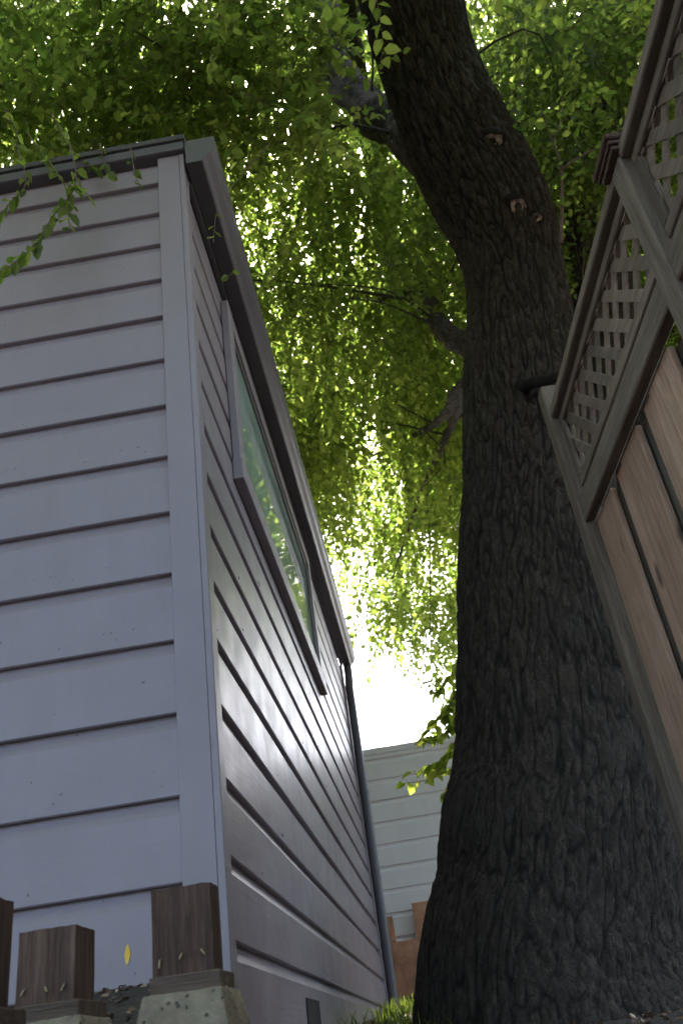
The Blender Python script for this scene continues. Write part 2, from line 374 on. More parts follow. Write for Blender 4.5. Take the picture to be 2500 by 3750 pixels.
# gutter along the side
gp = [(-.428, 2.752), (-.372, 2.752), (-.366, 2.757), (-.356, 2.775), (-.338, 2.793), (-.327, 2.815), (-.325, 2.862), (-.322, 2.866), (-.322, 2.872), (-.332, 2.872), (-.332, 2.83),
      (-.348, 2.80), (-.368, 2.765), (-.424, 2.762), (-.424, 2.872), (-.43, 2.872), (-.43, 2.756)]
gut = extrude_profile('gutter', gp, 2.012, 7.02, 'y', M['gutter'], house)
cap = [(-.429, 2.874), (-.429, 2.751), (-.371, 2.751), (-.355, 2.774), (-.337, 2.792), (-.325, 2.814), (-.322, 2.874)]
extrude_profile('end_cap', cap, 2.006, 2.0125, 'y', M['gutter'], gut)
extrude_profile('end_cap', cap, 7.0195, 7.026, 'y', M['gutter'], gut)
box('frieze_board', -.452, -.432, 2.09, YE-.1, 2.745, 2.86, M['gutter'], house, .002)
# downpipe
pp = [(-.395, 7.0, 2.76), (-.397, 7.0, 2.66), (-.405, 7.02, 2.56), (-.405, 7.02, 2.4), (-.405, 7.02, .5), (-.405, 7.02, .2), (-.402, 7.01, .12)]
V, F = tube_arrays(catmull(pp, 6), [.034]*37, 14); dp = mesh_obj('downpipe', V, F, M['pipe'], house, True)
for z in (.62, 1.7):
    V, F = tube_arrays([(-.405, 7.02, z), (-.405, 7.02, z+.035)], [.0375]*2, 14); mesh_obj('pipe_strap', V, F, M['pipe'], dp, True)
# window
win = empty('window'); win.parent = house
def wtrim(n, y0, y1, z0, z1, x1=-.420, x0=-.4505): box(n, x0, x1, y0, y1, z0, z1, M['trim'], win, .003)
wtrim('trim_board', 2.60, 2.69, 1.80, 2.665); wtrim('trim_board', 4.79, 4.88, 1.80, 2.665)
wtrim('trim_board', 2.688, 4.792, 2.585, 2.664, -.4215); wtrim('window_sill', 2.58, 4.90, 1.775, 1.865, -.412)
def wf(n, y0, y1, z0, z1): box(n, -.470, -.431, y0, y1, z0, z1, M['gutter'], win, .002)
wf('window_frame', 2.692, 2.722, 1.868, 2.583); wf('window_frame', 4.758, 4.788, 1.868, 2.583)
wf('window_frame', 2.723, 4.757, 1.868, 1.895); wf('window_frame', 2.723, 4.757, 2.553, 2.583)
box('window_pane', -.446, -.440, 2.7235, 4.7565, 1.896, 2.552, M['glass'], win, 0)
box('window_blind', -.4765, -.472, 2.702, 4.778, 1.880, 2.566, M['blind'], win, 0)
# foundation vent
vent = empty('foundation_vent'); vent.parent = house
box('vent_opening', -.4505, -.4495, 3.13, 3.43, .04, .174, M['dark'], vent, 0)
# nail heads and a yellow petal stuck to the front wall
for i in range(60):
    x = random.uniform(-1.1, -.56); k = random.randrange(len(fz)-6); z = fz[k]+random.choice((.03, .05))
    V, F = tube_arrays([(x, YS-.0016, z), (x, YS+.004, z)], [.0034, .0036], 7); F.append(tuple(range(7)))
    mesh_obj('nail_head', V, F, M['trim'], house)
for i in range(40):
    k = random.randrange(1, len(sz)-6); yy = 2.14+.41*random.randrange(0, 11)+random.uniform(-.02, .02); z = sz[k]+random.choice((.022, .03))
    V, F = tube_arrays([(XS+.0016, yy, z), (XS-.004, yy, z)], [.0036, .0038], 7); F.append(tuple(range(7)))
    mesh_obj('nail_head', V, F, M['trim'], house)
yl = [(-.664+a*.0065, YS-.003+abs(a)*.001, .244+b*.021) for a, b in ((0, -1), (.7, -.4), (1, .1), (.6, .7), (0, 1), (-.6, .6), (-1, 0), (-.7, -.6))]
mesh_obj('petal', yl+[(v[0], v[1]+.003, v[2]) for v in yl], [tuple(range(8)), tuple(range(15, 7, -1))]+[(i, (i+1) % 8, 8+(i+1) % 8, 8+i) for i in range(8)], M['yellow'])
tag(bpy.data.objects['petal'], 'small yellow petal stuck to the lowest grey front board', 'petal')

# ------------------------------------------------------------------ pier blocks at the house front
def pier(label, x0, x1, yf, yb, ztop, zpad, zcon, rz=0):
    r = empty('pier_block', (0, 0, 0), label, 'pier block', 'concrete pier blocks with timber stubs by the house front')
    cx, cy = (x0+x1)/2, (yf+yb)/2; r.location = (cx, cy, -.12); r.rotation_euler.z = rz
    X0, X1, Y0, Y1 = x0-cx, x1-cx, yf-cy, yb-cy; Z = .12
    bm = bmesh.new()   # rough timber stub with a slightly uneven sawn top
    nx_, ny_, nz_ = 9, 5, 8
    bmesh.ops.create_cube(bm, size=1)
    bmesh.ops.subdivide_edges(bm, edges=bm.edges, cuts=6, use_grid_fill=True)
    for v in bm.verts:
        u, w_, h = v.co.x+.5, v.co.y+.5, v.co.z+.5
        P = Vector((X0+(X1-X0)*u, Y0+(Y1-Y0)*w_, zpad+(ztop-zpad)*h))
        n_ = noise.noise_vector(Vector((P.x*60+cx*9, P.y*60, P.z*14)))*.0012
        if h > .99: n_.z += .0018*noise.noise(Vector((P.x*130+cx*31, P.y*130, 0)))
        v.co = P+n_+Vector((0, 0, Z))
    me = bpy.data.meshes.new('timber_stub'); bm.to_mesh(me); bm.free(); me.materials.append(M['stub'])
    st = link(bpy.data.objects.new('timber_stub', me), r)
    box('timber_pad', X0-.004, X1+.011, Y0-.006, Y1+.03, zcon+Z-.002, zpad+Z, M['pad'], r, .002, .001)
    # tapered concrete base
    bm = bmesh.new(); bmesh.ops.create_cube(bm, size=1); bmesh.ops.subdivide_edges(bm, edges=bm.edges, cuts=14, use_grid_fill=True)
    for v in bm.verts:
        h = v.co.z+.5; k = 1+1.05*(1-h)
        P = Vector(((X0+X1)/2+.004+v.co.x*(X1-X0+.022)*k, (Y0+Y1)/2+.010+v.co.y*(max(Y1-Y0, .08)+.05)*k, -.16+(zcon+.16)*h))
        nn = noise.noise_vector(P*14+Vector((cx*7, 0, 0)))*.0016 + noise.noise_vector(P*150)*.0009
        v.co = P+nn+Vector((0, 0, Z))
    bmesh.ops.bevel(bm, geom=[e for e in bm.edges if e.calc_face_angle(0) > .9], offset=.002, segments=1, affect='EDGES')
    me = bpy.data.meshes.new('concrete_base'); bm.to_mesh(me); bm.free(); me.materials.append(M['concrete']); me.polygons.foreach_set('use_smooth', [True]*len(me.polygons))
    link(bpy.data.objects.new('concrete_base', me), r)
    for i, u in enumerate((.16, .5, .83)):   # bent nails along the foot
        a = Vector((X0+(X1-X0)*u, Y0+.002, zpad+.020+random.uniform(-.004, .006)+Z))
        V, F = tube_arrays(catmull([a, a+Vector((random.uniform(-.002, .002), -.005, .003)), a+Vector((random.uniform(-.006, .006), -.007, random.uniform(-.008, 0)))], 3), [.0015]*7, 6)
        mesh_obj('nail', V, F, M['nail'], st, True)
    return r
pier("tall weathered timber stub on the concrete pier block beside the grey house's corner", -.419, -.329, 1.400, 1.455, .249, .131, .107, 0)
pier('ridged brown timber stub on a pier block, in the middle of three', -.643, -.554, 1.450, 1.537, .2275, .125, .102)
pier('black shaded timber stub on the pier block farthest from the house wall', -.632, -.541, 1.112, 1.200, .227, .104, .080)

# ------------------------------------------------------------------ far shed with pale siding
shed = empty('shed', (0, 0, 0), 'pale grey clapboard shed closing the end of the side yard', 'shed')
YF = 8.35
zb = [2.331-.1900*k for k in range(12)][::-1]
for k in range(len(zb)):
    zt = zb[k+1] if k+1 < len(zb) else 2.40
    extrude_profile('siding_board', board_profile(YF, 1, zb[k], zt), -2.5, 3.2, 'x', M['far_siding'], shed, nseg=6, wob=.002)
box('top_trim', -2.52, 3.22, YF-.004, YF+.05, 2.375, 2.435, M['far_siding'], shed, .004)
box('wall_core', -2.5, 3.2, YF+.036, YF+2.4, .1, 2.40, M['dark'], shed, 0)
box('roof', -2.55, 3.25, YF+.052, YF+2.5, 2.405, 2.45, M['roof'], shed, .004)
rp = empty('rusty_panel', (0, 0, 0), 'rust brown notched board leaning low against the pale shed', 'board')
def pxz(px, py, y): v = ray(px, py); return v.x*y/v.y, v.z*y/v.y
YR = 8.24
def rz8(a, b): # zoom window (1250,3200; 3.136) -> 1568 grid
    return pxz((1250+a/3.136)/2500*1568, (3200+b/3.136)/2500*1568, YR)
x0, z0 = rz8(440, 655); x1, z1 = rz8(1200, 690); xl, zl = rz8(585, 482); xr, zr = rz8(815, 335); xq, zq = rz8(1180, 300)
box('lower_board', -.62, .6, YR, YR+.03, .1, z1, M['rust'], rp, .003)
box('upright_board', -.62, xl, YR+.002, YR+.028, z1+.002, zl, M['rust'], rp, .003)
box('upright_board', xr-.01, .6, YR+.003, YR+.029, z1+.002, zr, M['rust'], rp, .003)

# ------------------------------------------------------------------ fence on the right
D = .92; FY = rad(-4.284)
fence = empty('fence', (0, 0, 0), 'weathered wooden fence of reddish vertical boards with a diagonal lattice top', 'fence')
fence.rotation_euler.z = -FY
def fb(name, n0, n1, s0, s1, z0, z1, mat, bev=.003, par=fence): return box(name, n0*D, n1*D, s0*D, s1*D, z0*D, z1*D, M[mat], par, bev)
posts = [(2.76, 2.836, 2.13), (1.600, 1.680, 1.985), (.40, .48, 1.985), (-.80, -.72, 1.985)]
for i, (s0, s1, zt) in enumerate(posts):
    po = fb('post', .953, 1.035, s0, s1, -.5, zt, 'weathered_v', .006)
    if i:
        fb('cap_plate', .935, 1.055, s0-.02, s1+.02, zt+.001, zt+.016, 'stub', .002, po)
        fb('cap_plate', .928, 1.062, s0-.028, s1+.028, zt+.017, zt+.030, 'stub', .002, po)
        fb('cap_plate', .920, 1.070, s0-.036, s1+.036, zt+.031, zt+.052, 'stub', .004, po)
def clip_poly(P, x0, x1, y0, y1):
    for ax, lim, sg in ((0, x0, 1), (0, x1, -1), (1, y0, 1), (1, y1, -1)):
        Q = []
        for i in range(len(P)):
            a, b = P[i], P[(i+1) % len(P)]; da, db = sg*(a[ax]-lim), sg*(b[ax]-lim)
            if da >= 0: Q.append(a)
            if (da >= 0) != (db >= 0):
                k = da/(da-db); Q.append((a[0]+(b[0]-a[0])*k, a[1]+(b[1]-a[1])*k))
        P = Q
        if len(P) < 3: return []
    return P
for (sa, sb) in ((1.681, 2.759), (.481, 1.599), (-.719, .399)):
    fb('cap_rail', .956, 1.045, sa, sb, 1.968, 2.006, 'weathered', .004)
    fb('lattice_trim', .984, .999, sa+.001, sb-.001, 1.935, 1.967, 'weathered')
    fb('lattice_trim', .984, .999, sa+.001, sb-.001, 1.645, 1.684, 'weathered')
    fb('lattice_trim', .984, .999, sa+.001, sa+.032, 1.685, 1.934, 'weathered_v'); fb('lattice_trim', .984, .999, sb-.032, sb-.001, 1.685, 1.934, 'weathered_v')
    fb('rail', .958, .998, sa, sb, 1.500, 1.592, 'weathered', .004)
    fb('rail', 1.001, 1.04, sa, sb, 1.600, 1.640, 'weathered', .004)
    fb('rail', .958, .998, sa, sb, -.12, -.03, 'weathered', .004)
    # diagonal lattice, each slat an object
    T = .0068
    for st, sg, n0 in ((0, 1, 1.0005), (1, -1, 1.0075)):
        c = sa-.6; Wd = (.0385 if st == 0 else .034)/2
        while c < sb+.6:
            c += .1262
            L = .5; an = rad(45+random.gauss(0, .7)); u = Vector((sg*math.cos(an), math.sin(an))); Wj = Wd*random.uniform(.92, 1.08); v = Vector((-u.y, u.x)); o0 = Vector((c, 1.81))
            P = [tuple(o0+u*L+v*Wj), tuple(o0-u*L+v*Wj), tuple(o0-u*L-v*Wj), tuple(o0+u*L-v*Wj)]
            P = clip_poly(P, sa+.004, sb-.004, 1.650, 1.962)
            if not P: continue
            q = n0+random.uniform(-.0004, .0004); k = len(P)
            V = [(q*D, a*D, b*D) for a, b in P]+[((q+T)*D, a*D, b*D) for a, b in P]
            bm = bmesh.new(); bv = [bm.verts.new(x) for x in V]
            bm.faces.new(bv[:k]); bm.faces.new(bv[k:][::-1])
            for i in range(k): bm.faces.new((bv[i], bv[k+i], bv[k+(i+1) % k], bv[(i+1) % k]))
            bmesh.ops.recalc_face_normals(bm, faces=bm.faces)
            me = bpy.data.meshes.new('lattice_slat'); bm.to_mesh(me); bm.free(); me.materials.append(M['weathered'])
            link(bpy.data.objects.new('lattice_slat', me), fence)
    # boards
    s = sb-.004 if sb < 2 else 2.757
    first = True
    while s > sa+.03:
        w1 = .215 if first and sb > 2 else .20
        a = max(sa+.002, s-w1)
        if first and sb > 2:
            fb('fence_board', .9985, 1.020, a, s, -.45, 1.499, 'cedar', .003); s = a
        else:
            st_ = max(sa+.002, s-.082)
            fb('fence_board', 1.007, 1.022, st_, s, -.45, 1.499, 'cedar', .002); s = st_-.0008
            if s-sa > .03:
                a = max(sa+.002, s-.195); fb('fence_board', .9985, 1.020, a, s, -.45, 1.499, 'cedar', .003); s = a
        if s-sa > .03:
            a = max(sa+.002, s-.072); fb('fence_board', 1.028, 1.046, a-.03, s+.03, -.45, 1.499, 'backboard', .002); s = a
        first = False

# ------------------------------------------------------------------ the big tree
tree = empty('shade_tree', (0, 0, 0), 'huge leaning dark-barked tree whose leafy crown arches over the house', 'tree')
rows = [  # photo row, left edge px, depth y, diameter
    (2352, 954, 4.20, 1.22), (2230, 978, 4.20, 1.12), (2100, 1010, 4.20, 1.06), (1960, 1020, 4.20, 1.05), (1830, 1045, 4.20, 1.00), (1650, 1055, 4.20, .95),
    (1500, 1060, 4.18, .90), (1330, 1058, 4.16, .86), (1180, 1068, 4.13, .80), (1050, 1070, 4.10, .75), (900, 1068, 4.05, .68), (750, 1078, 4.00, .60),
    (640, 1070, 3.95, .585), (550, 1042, 3.88, .63), (450, 985, 3.78, .68), (330, 930, 3.64, .66), (170, 878, 3.44, .60), (0, 825, 3.2, .63)]
TP, TR = [], []
for py, xl, yc, dia in rows:
    v = ray(xl, py); k = yc/v.y
    TP.append(Vector((v.x*k+dia/2*.985, yc, v.z*k))); TR.append(dia/2)
TP[0].z = min(TP[0].z, .06)
b = TP[0]
TP = [Vector((b.x+.02, 4.2, -.55)), Vector((b.x+.01, 4.2, -.22))] + TP + [Vector((.72, 2.85, 6.45)), Vector((.50, 2.55, 7.3)), Vector((.25, 2.3, 8.2))]
TR = [.86, .74] + TR + [.50/2*1.1, .22, .12]
per = 27
P = catmull(TP, per)
R = [r[0] for r in catmull([(r, 0, 0) for r in TR], per)]
n = 420; V = []; ridge = []
u = Vector((1, 0, 0)); m_ = len(P); zlen = 0
for i in range(m_):
    tdir = (P[min(i+1, m_-1)]-P[max(i-1, 0)]).normalized()
    u = (u-tdir*u.dot(tdir)).normalized(); vv = tdir.cross(u)
    if i: zlen += (P[i]-P[i-1]).length
    butt = max(0, 1-(P[i].z+.2)/1.0)
    for k in range(n):
        a = 2*math.pi*k/n; ca, sa_ = math.cos(a), math.sin(a)
        q = Vector((ca*R[i], sa_*R[i], zlen))
        w1 = noise.noise(Vector((q.x*3, q.y*3, q.z*1.2)))
        w2 = noise.noise(Vector((q.x*3+9, q.y*3, q.z*1.2+5)))
        f1 = max(0, 1-abs(noise.noise(Vector((q.x*25+w1*.9, q.y*25+w2*.9, q.z*4.2+w2*.7))))*4.6)
        f2 = max(0, 1-abs(noise.noise(Vector((q.x*44+w2, q.y*44+w1, q.z*9.5+w1+7))))*4.2)
        rg = 1-max(f1, f2*.75)
        big = .035*noise.noise(Vector((q.x*1.7, q.y*1.7, q.z*.8+3))) + .020*w1
        mid = .008*noise.noise(Vector((q.x*22, q.y*22, q.z*16)))
        bt = butt*.07*max(0, math.sin(a*3.0+1.0+.4*w1))
        r = R[i]*(1+big*.5)+bt+(.023*min(1, max(.5, .5+(P[i].z-1.2)*.35)))*(rg-.7)+mid*.9
        V.append(P[i]+(u*ca+vv*sa_)*r); ridge.append(rg)
F = [(i*n+k, i*n+(k+1) % n, (i+1)*n+(k+1) % n, (i+1)*n+k) for i in range(m_-1) for k in range(n)]
trunk = np_obj('trunk', np.array([tuple(v) for v in V]), np.array(F), M['bark'], tree, True)
at = trunk.data.attributes.new('ridge', 'FLOAT', 'POINT'); at.data.foreach_set('value', np.array(ridge, dtype=np.float32))
TVn = np.array([tuple(v) for v in V])
def trunk_hit(px, py):
    """nearest trunk surface point along a pixel ray"""
    d = np.array(ray(px, py).normalized()); tt = TVn@d; off = np.linalg.norm(TVn-np.outer(tt, d), axis=1)
    c = np.where(off < .02)[0]; i = c[np.argmin(tt[c])] if len(c) else np.argmin(off)
    return Vector(TVn[i]), Vector(d)
# pruning scars: a raised callus ring round a pale, hollowed cut
def scar(px, py, r, squash=1.0):
    p0, d = trunk_hit(px, py); nrm = (-d+Vector((.25, 0, -.1))).normalized()
    q = nrm.to_track_quat('Z', 'X').to_matrix()
    V = []; F = []; ring = 20; prof = [(1.7, -.025), (1.5, .000), (1.2, .010), (1.0, .010), (.85, .003), (.40, -.004), (.20, -.018)]
    for rr, h in prof:
        for k in range(ring):
            a = 2*math.pi*k/ring; e = 1+.38*noise.noise(Vector((math.cos(a)*1.6+px, math.sin(a)*1.6, rr)))
            V.append(p0+q@Vector((math.cos(a)*rr*r*e, math.sin(a)*rr*r*e*squash, h+.005*noise.noise(Vector((a*3, rr*9, px)))))+nrm*.004)
    for i in range(len(prof)-1):
        for k in range(ring): F.append((i*ring+k, i*ring+(k+1) % ring, (i+1)*ring+(k+1) % ring, (i+1)*ring+k))
    F.append(tuple((len(prof)-1)*ring+k for k in range(ring)))
    o = mesh_obj('branch_scar', V, F, M['bark'], trunk, True); o.data.materials.append(M['cut'])
    pl = o.data.polygons
    for i, f in enumerate(pl):
        if 3*ring <= i < 5*ring: f.material_index = 1
scar(1190, 466, .046); scar(1236, 497, .024, 1.4); scar(1135, 318, .045, 1.3)
def limb(pts, r0, r1, n=12, per=8, name='limb', mat='limb', par=tree, rough=.12):
    big = r0 >= .05 and mat == 'bark'
    if big: n, per = max(n, 44), per*4
    P = catmull(pts, per); m = len(P); R = [r0+(r1-r0)*(i/(m-1))**.8 for i in range(m)]
    V, F = tube_arrays(P, R, n)
    V = [tuple(Vector(v)+noise.noise_vector(Vector(v)*(3/max(r0, .03)*.12))*R[i//n]*rough) for i, v in enumerate(V)]
    rg = None
    if big:   # fissured bark round and along the limb
        rg = []; W = []
        for i, v in enumerate(V):
            k = i % n; a = 2*math.pi*k/n; l = (i//n)*(P[1]-P[0]).length; r = R[i//n]; q = Vector((math.cos(a)*r, math.sin(a)*r, l))
            w1 = noise.noise(q*4)
            f = max(0, 1-abs(noise.noise(Vector((q.x*24+w1*2, q.y*24+w1, q.z*4.2+w1*2))))*4.2); g_ = 1-f
            rg.append(g_); c = P[i//n]; d_ = (Vector(v)-c); W.append(tuple(c+d_*(1+(.016*(g_-.6)+.010*noise.noise(q*16))/max(r, .03))))
        V = W
    F.append(tuple(range((m-1)*n, m*n)))
    o = mesh_obj(name, V, F, M[mat], par, True)
    if rg: o.data.attributes.new('ridge', 'FLOAT', 'POINT').data.foreach_set('value', np.array(rg, dtype=np.float32))
    return o, P
LIMBS = []
def L_(pts, r0, r1, **k):
    k.setdefault('mat', 'bark'); k.setdefault('rough', .3); o, P = limb(pts, r0, r1, **k)
    LIMBS.append(P); return o
# big limb behind the trunk, leaving to the upper left
L_([at_y(1040, 400, 3.75), at_y(940, 310, 4.05), at_y(870, 262, 4.35), at_y(790, 190, 4.7), at_y(752, 90, 4.75), at_y(745, 0, 4.8), Vector((-.6, 4.9, 10.2))], .21, .10, n=16)
L_([at_y(800, 200, 4.65), at_y(700, 190, 5.2), at_y(560, 150, 5.6), Vector((-3.4, 5.8, 7.4))], .10, .03)
# limbs left of the trunk
L_([at_y(1100, 800, 4.2), at_y(1035, 775, 4.6), at_y(1000, 730, 5.2), at_y(965, 650, 6.0), at_y(900, 560, 7.2), Vector((-.8, 9, 9.4))], .085, .03)
L_([at_y(965, 665, 5.9), at_y(840, 690, 6.4), at_y(700, 660, 6.8), at_y(600, 690, 7.0)], .035, .012)
L_([at_y(1085, 880, 4.2), at_y(1045, 910, 5.2), at_y(1010, 965, 6.6), at_y(930, 1010, 8.5), at_y(850, 1050, 10.5)], .06, .015)
L_([at_y(1065, 900, 5.0), at_y(1030, 990, 7.5), at_y(960, 1150, 10.5), at_y(900, 1330, 12.2)], .05, .012)
L_([at_y(760, 660, 6.6), at_y(690, 740, 7.3), at_y(640, 760, 7.6)], .02, .008)
# overhead limbs
top = Vector((.50, 2.55, 7.3))
for tgt in ((-3.5, 1.5, 7.0), (-2.6, .2, 6.6), (.6, -.8, 7.2), (3.2, 1.2, 7.4), (4.0, 4.2, 7.6), (2.6, 7.5, 8.0), (-1.5, 6.5, 7.6), (-3.2, 4.4, 6.6), (.8, 9.6, 7.8)):
    tgt = Vector(tgt); mid = top.lerp(tgt, .45)+Vector((0, 0, .7))
    L_([top-Vector((0, -.1, .3)), mid, tgt, tgt+(tgt-mid).normalized()*1.3-Vector((0, 0, .5))], .12, .02)
# stubs and bare shoots beside the trunk
limb([at_y(1170, 890, 3.85), at_y(1215, 882, 3.66), at_y(1250, 876, 3.60), at_y(1285, 868, 3.58)], .040, .024, name='stub', mat='bark', rough=.5, par=tree)

# leaf and spray geometry --------------------------------------------------------
def leaf_verts(L, W, curl, fold):
    """6 points: base, two left, tip, two right; folded on the midrib"""
    h = fold*W
    return np.array([[0, 0, 0], [.28*L, .5*W, h-curl*.1*L], [.66*L, .42*W, h*.8-curl*.35*L], [L, 0, -curl*L*.8], [.66*L, -.42*W, h*.8-curl*.35*L], [.28*L, -.5*W, h-curl*.1*L]])
LF = np.array([[0, 1, 2, 3], [0, 3, 4, 5]])
def rotm(axis, a):
    return np.array(Matrix.Rotation(a, 3, axis))
def make_spray(seed, nl=15, L=.46, leaf=.056):
    r = np.random.default_rng(seed); V = []; stem = []
    bend = r.uniform(.1, .5); side = r.uniform(-.25, .25)
    pos = lambda s: np.array([s*L, side*L*s*s, -bend*L*s*s])
    for i in range(7): stem.append(pos(i/6))
    for i in range(nl):
        s = .12+.88*i/(nl-1); l = leaf*r.uniform(.72, 1.15)*(1-.25*abs(s-.55))
        lv = leaf_verts(l, l*r.uniform(.52, .66), r.uniform(0, .35), r.uniform(.05, .35))
        ang = (1 if i % 2 else -1)*rad(r.uniform(35, 70)) if i < nl-1 else 0
        Mx = rotm('Z', ang)@rotm('Y', rad(r.uniform(-5, 45)))@rotm('X', rad(r.uniform(-45, 45)))
        V.append(lv@Mx.T+pos(s)+np.array([0, 0, r.uniform(-.006, .006)]))
    return np.array(V), np.array(stem)
PROT = [make_spray(100+i, nl=int(random.uniform(12, 18)), L=random.uniform(.36, .56)) for i in range(14)]
def euler_mats(az, pit, rol):
    ca, sa, cp, sp, cr, sr = np.cos(az), np.sin(az), np.cos(pit), np.sin(pit), np.cos(rol), np.sin(rol)
    Z_ = np.zeros_like(az); O = np.ones_like(az)
    Rz = np.stack([np.stack([ca, -sa, Z_], -1), np.stack([sa, ca, Z_], -1), np.stack([Z_, Z_, O], -1)], -2)
    Ry = np.stack([np.stack([cp, Z_, sp], -1), np.stack([Z_, O, Z_], -1), np.stack([-sp, Z_, cp], -1)], -2)
    Rx = np.stack([np.stack([O, Z_, Z_], -1), np.stack([Z_, cr, -sr], -1), np.stack([Z_, sr, cr], -1)], -2)
    return Rz@Ry@Rx
def build_sprays(Pn, az, pit, rol, scale):
    """-> leaf verts, leaf quads, stem verts, stem quads"""
    LV, SV = [], []; R_ = euler_mats(az, pit, rol); which = rng.integers(0, len(PROT), len(Pn))
    for k, (lv, st) in enumerate(PROT):
        i = np.where(which == k)[0]
        if not len(i): continue
        v = np.einsum('nij,lj->nli', R_[i], lv.reshape(-1, 3))*scale[i, None, None]+Pn[i, None, :]
        LV.append(v.reshape(-1, 6, 3))
        # three-sided stem
        c = np.einsum('nij,lj->nli', R_[i], st)*scale[i, None, None]+Pn[i, None, :]
        rr = (.0028*(1-np.linspace(0, .75, len(st))))[None, :, None]
        tri = [c+np.array(o)*rr for o in ((1, 0, .4), (-.5, .87, -.3), (-.5, -.87, .1))]
        SV.append(np.stack(tri, 2))
    LV = np.concatenate(LV); nL = len(LV)
    LFa = (np.arange(nL)[:, None, None]*6+LF[None]).reshape(-1, 4)
    SV = np.concatenate(SV); ns, ml = SV.shape[:2]; base = np.arange(ns)[:, None, None, None]*ml*3
    q = np.array([[[i*3+k, i*3+(k+1) % 3, (i+1)*3+(k+1) % 3, (i+1)*3+k] for k in range(3)] for i in range(ml-1)])
    SF = (base+q[None]).reshape(-1, 4)
    return LV.reshape(-1, 3), LFa, SV.reshape(-1, 3), SF
# crown volume: a shell that is low over the house front and rises away, drooping at the far rim
camM = np.array([tuple(RIGHT), tuple(UP), tuple(FWD)])
def in_view(Pn, margin):
    c = Pn@camM.T; f = c[:, 2] > .3; X = FPX*c[:, 0]/np.maximum(c[:, 2], .01); Y = FPX*c[:, 1]/np.maximum(c[:, 2], .01)
    return f & (np.abs(X) < 1250+margin) & (np.abs(Y) < 1875+margin)
def vnoise(Pn, s, seed):
    return np.array([noise.noise(Vector((p[0]*s+seed, p[1]*s, p[2]*s))) for p in Pn])
def crown_points(nwant):
    out = []; tot = 0
    while tot < nwant:
        Q = rng.uniform((-5.5, -3.2, 3.0), (6.0, 14.5, 11.5), (60000, 3))
        x, y, z = Q.T; r = np.hypot(x-.3, (y-4.2)*.95)
        zb = np.where(y < 2.6, 4.35+.12*(2.6-y), 4.35+.30*(y-2.6)) + .35*np.sin(x*1.3+y*.7) + .25*np.sin(y*2.1-x*1.1)
        zb = zb - 1.6*np.clip((r-7.2)/2.4, 0, 1)**2 - .35*np.clip(-x-1.5, 0, 3)
        th = 2.9-.9*np.clip((r-6)/3.5, 0, 1)
        ok = (z > zb) & (z < zb+th) & (r < 10.2)
        ok &= ~((np.abs(x-.8) < .75) & (y > 2.4) & (y < 4.6) & (z < 7))          # clear of the trunk
        ok &= ~((x < .2) & (z < 3.15) & (y > 1.9) & (y < 7.2))                    # clear of the roof
        # thin the far low rim so that sky shows between clumps
        el = z/np.maximum(y, .5)
        ok &= ~((y > 6) & (el < .47+.03*np.clip(.6-x, 0, 1.2)))
        Q = Q[ok]
        c = vnoise(Q, .85, 3.1); d = vnoise(Q, 2.1, 8.8)
        keep = (c*1.25+d*.9) > -.16-.14*rng.random(len(Q))
        Q = Q[keep]
        sx = Q[:, 0]-sdir.x/sdir.z*(Q[:, 2]-.2); sy_ = Q[:, 1]-sdir.y/sdir.z*(Q[:, 2]-.2)   # a gap where sun reaches the yard
        gap = (sx > -.6) & (sx < .2) & (sy_ > 4.2) & (sy_ < 7.6)
        Q = Q[~gap | (rng.random(len(Q)) < .22)]
        v = in_view(Q, 350); Q = Q[v | (rng.random(len(Q)) < .32)]
        out.append(Q); tot += len(Q)
    return np.concatenate(out)[:nwant]
CP = crown_points(22000)
# extra hanging sprays right of the trunk, seen between trunk and fence
def px_points(n, poly_x, poly_y, ylo, yhi):
    o = []
    for _ in range(n):
        o.append(tuple(at_y(random.uniform(*poly_x), random.uniform(*poly_y), random.uniform(ylo, yhi))))
    return o
EX = px_points(300, (1100, 1470), (-60, 330), 3.9, 5.2)+px_points(40, (1200, 1330), (300, 520), 4.2, 5.0)
EX += px_points(60, (960, 1058), (1360, 1500), 10, 12.5)+px_points(30, (850, 960), (1350, 1420), 11, 13)
EX += px_points(260, (600, 1070), (850, 1250), 7.5, 12)+px_points(70, (830, 1065), (1250, 1370), 9.5, 12.5)+px_points(1250, (-60, 780), (-60, 330), 3.0, 4.8)+px_points(320, (1040, 1240), (-80, 260), 4.6, 7.0)+px_points(600, (680, 940), (-40, 440), 5.0, 7.6)
EX = np.array(EX)
CP = np.concatenate([CP, EX])
gx = CP[:, 0]-sdir.x/sdir.z*(CP[:, 2]-.2); gy = CP[:, 1]-sdir.y/sdir.z*(CP[:, 2]-.2)
CP = CP[~((gx > -.5) & (gx < .15) & (gy > 4.4) & (gy < 7.5)) | (rng.random(len(CP)) < .3)]
nS = len(CP)
az = np.arctan2(CP[:, 1]-4, CP[:, 0]-.4)+rng.normal(0, 1.0, nS); pit = rng.normal(rad(38), rad(24), nS); rol = rng.normal(0, .55, nS)
sc = np.where(in_view(CP, 350), rng.uniform(.95, 1.35, nS)*np.where(rng.random(nS) < .35, 1.35, 1)*np.where(CP[:, 1] > 7, 1.25, 1), 2.0)
LV, LFq, SV, SFq = build_sprays(CP, az, pit, rol, sc)
crown = np_obj('crown', LV, LFq, M['leaf'], tree); tag(crown, kind='stuff')
tw = np_obj('twigs', SV, SFq, M['twig'], tree); tag(tw, kind='stuff')
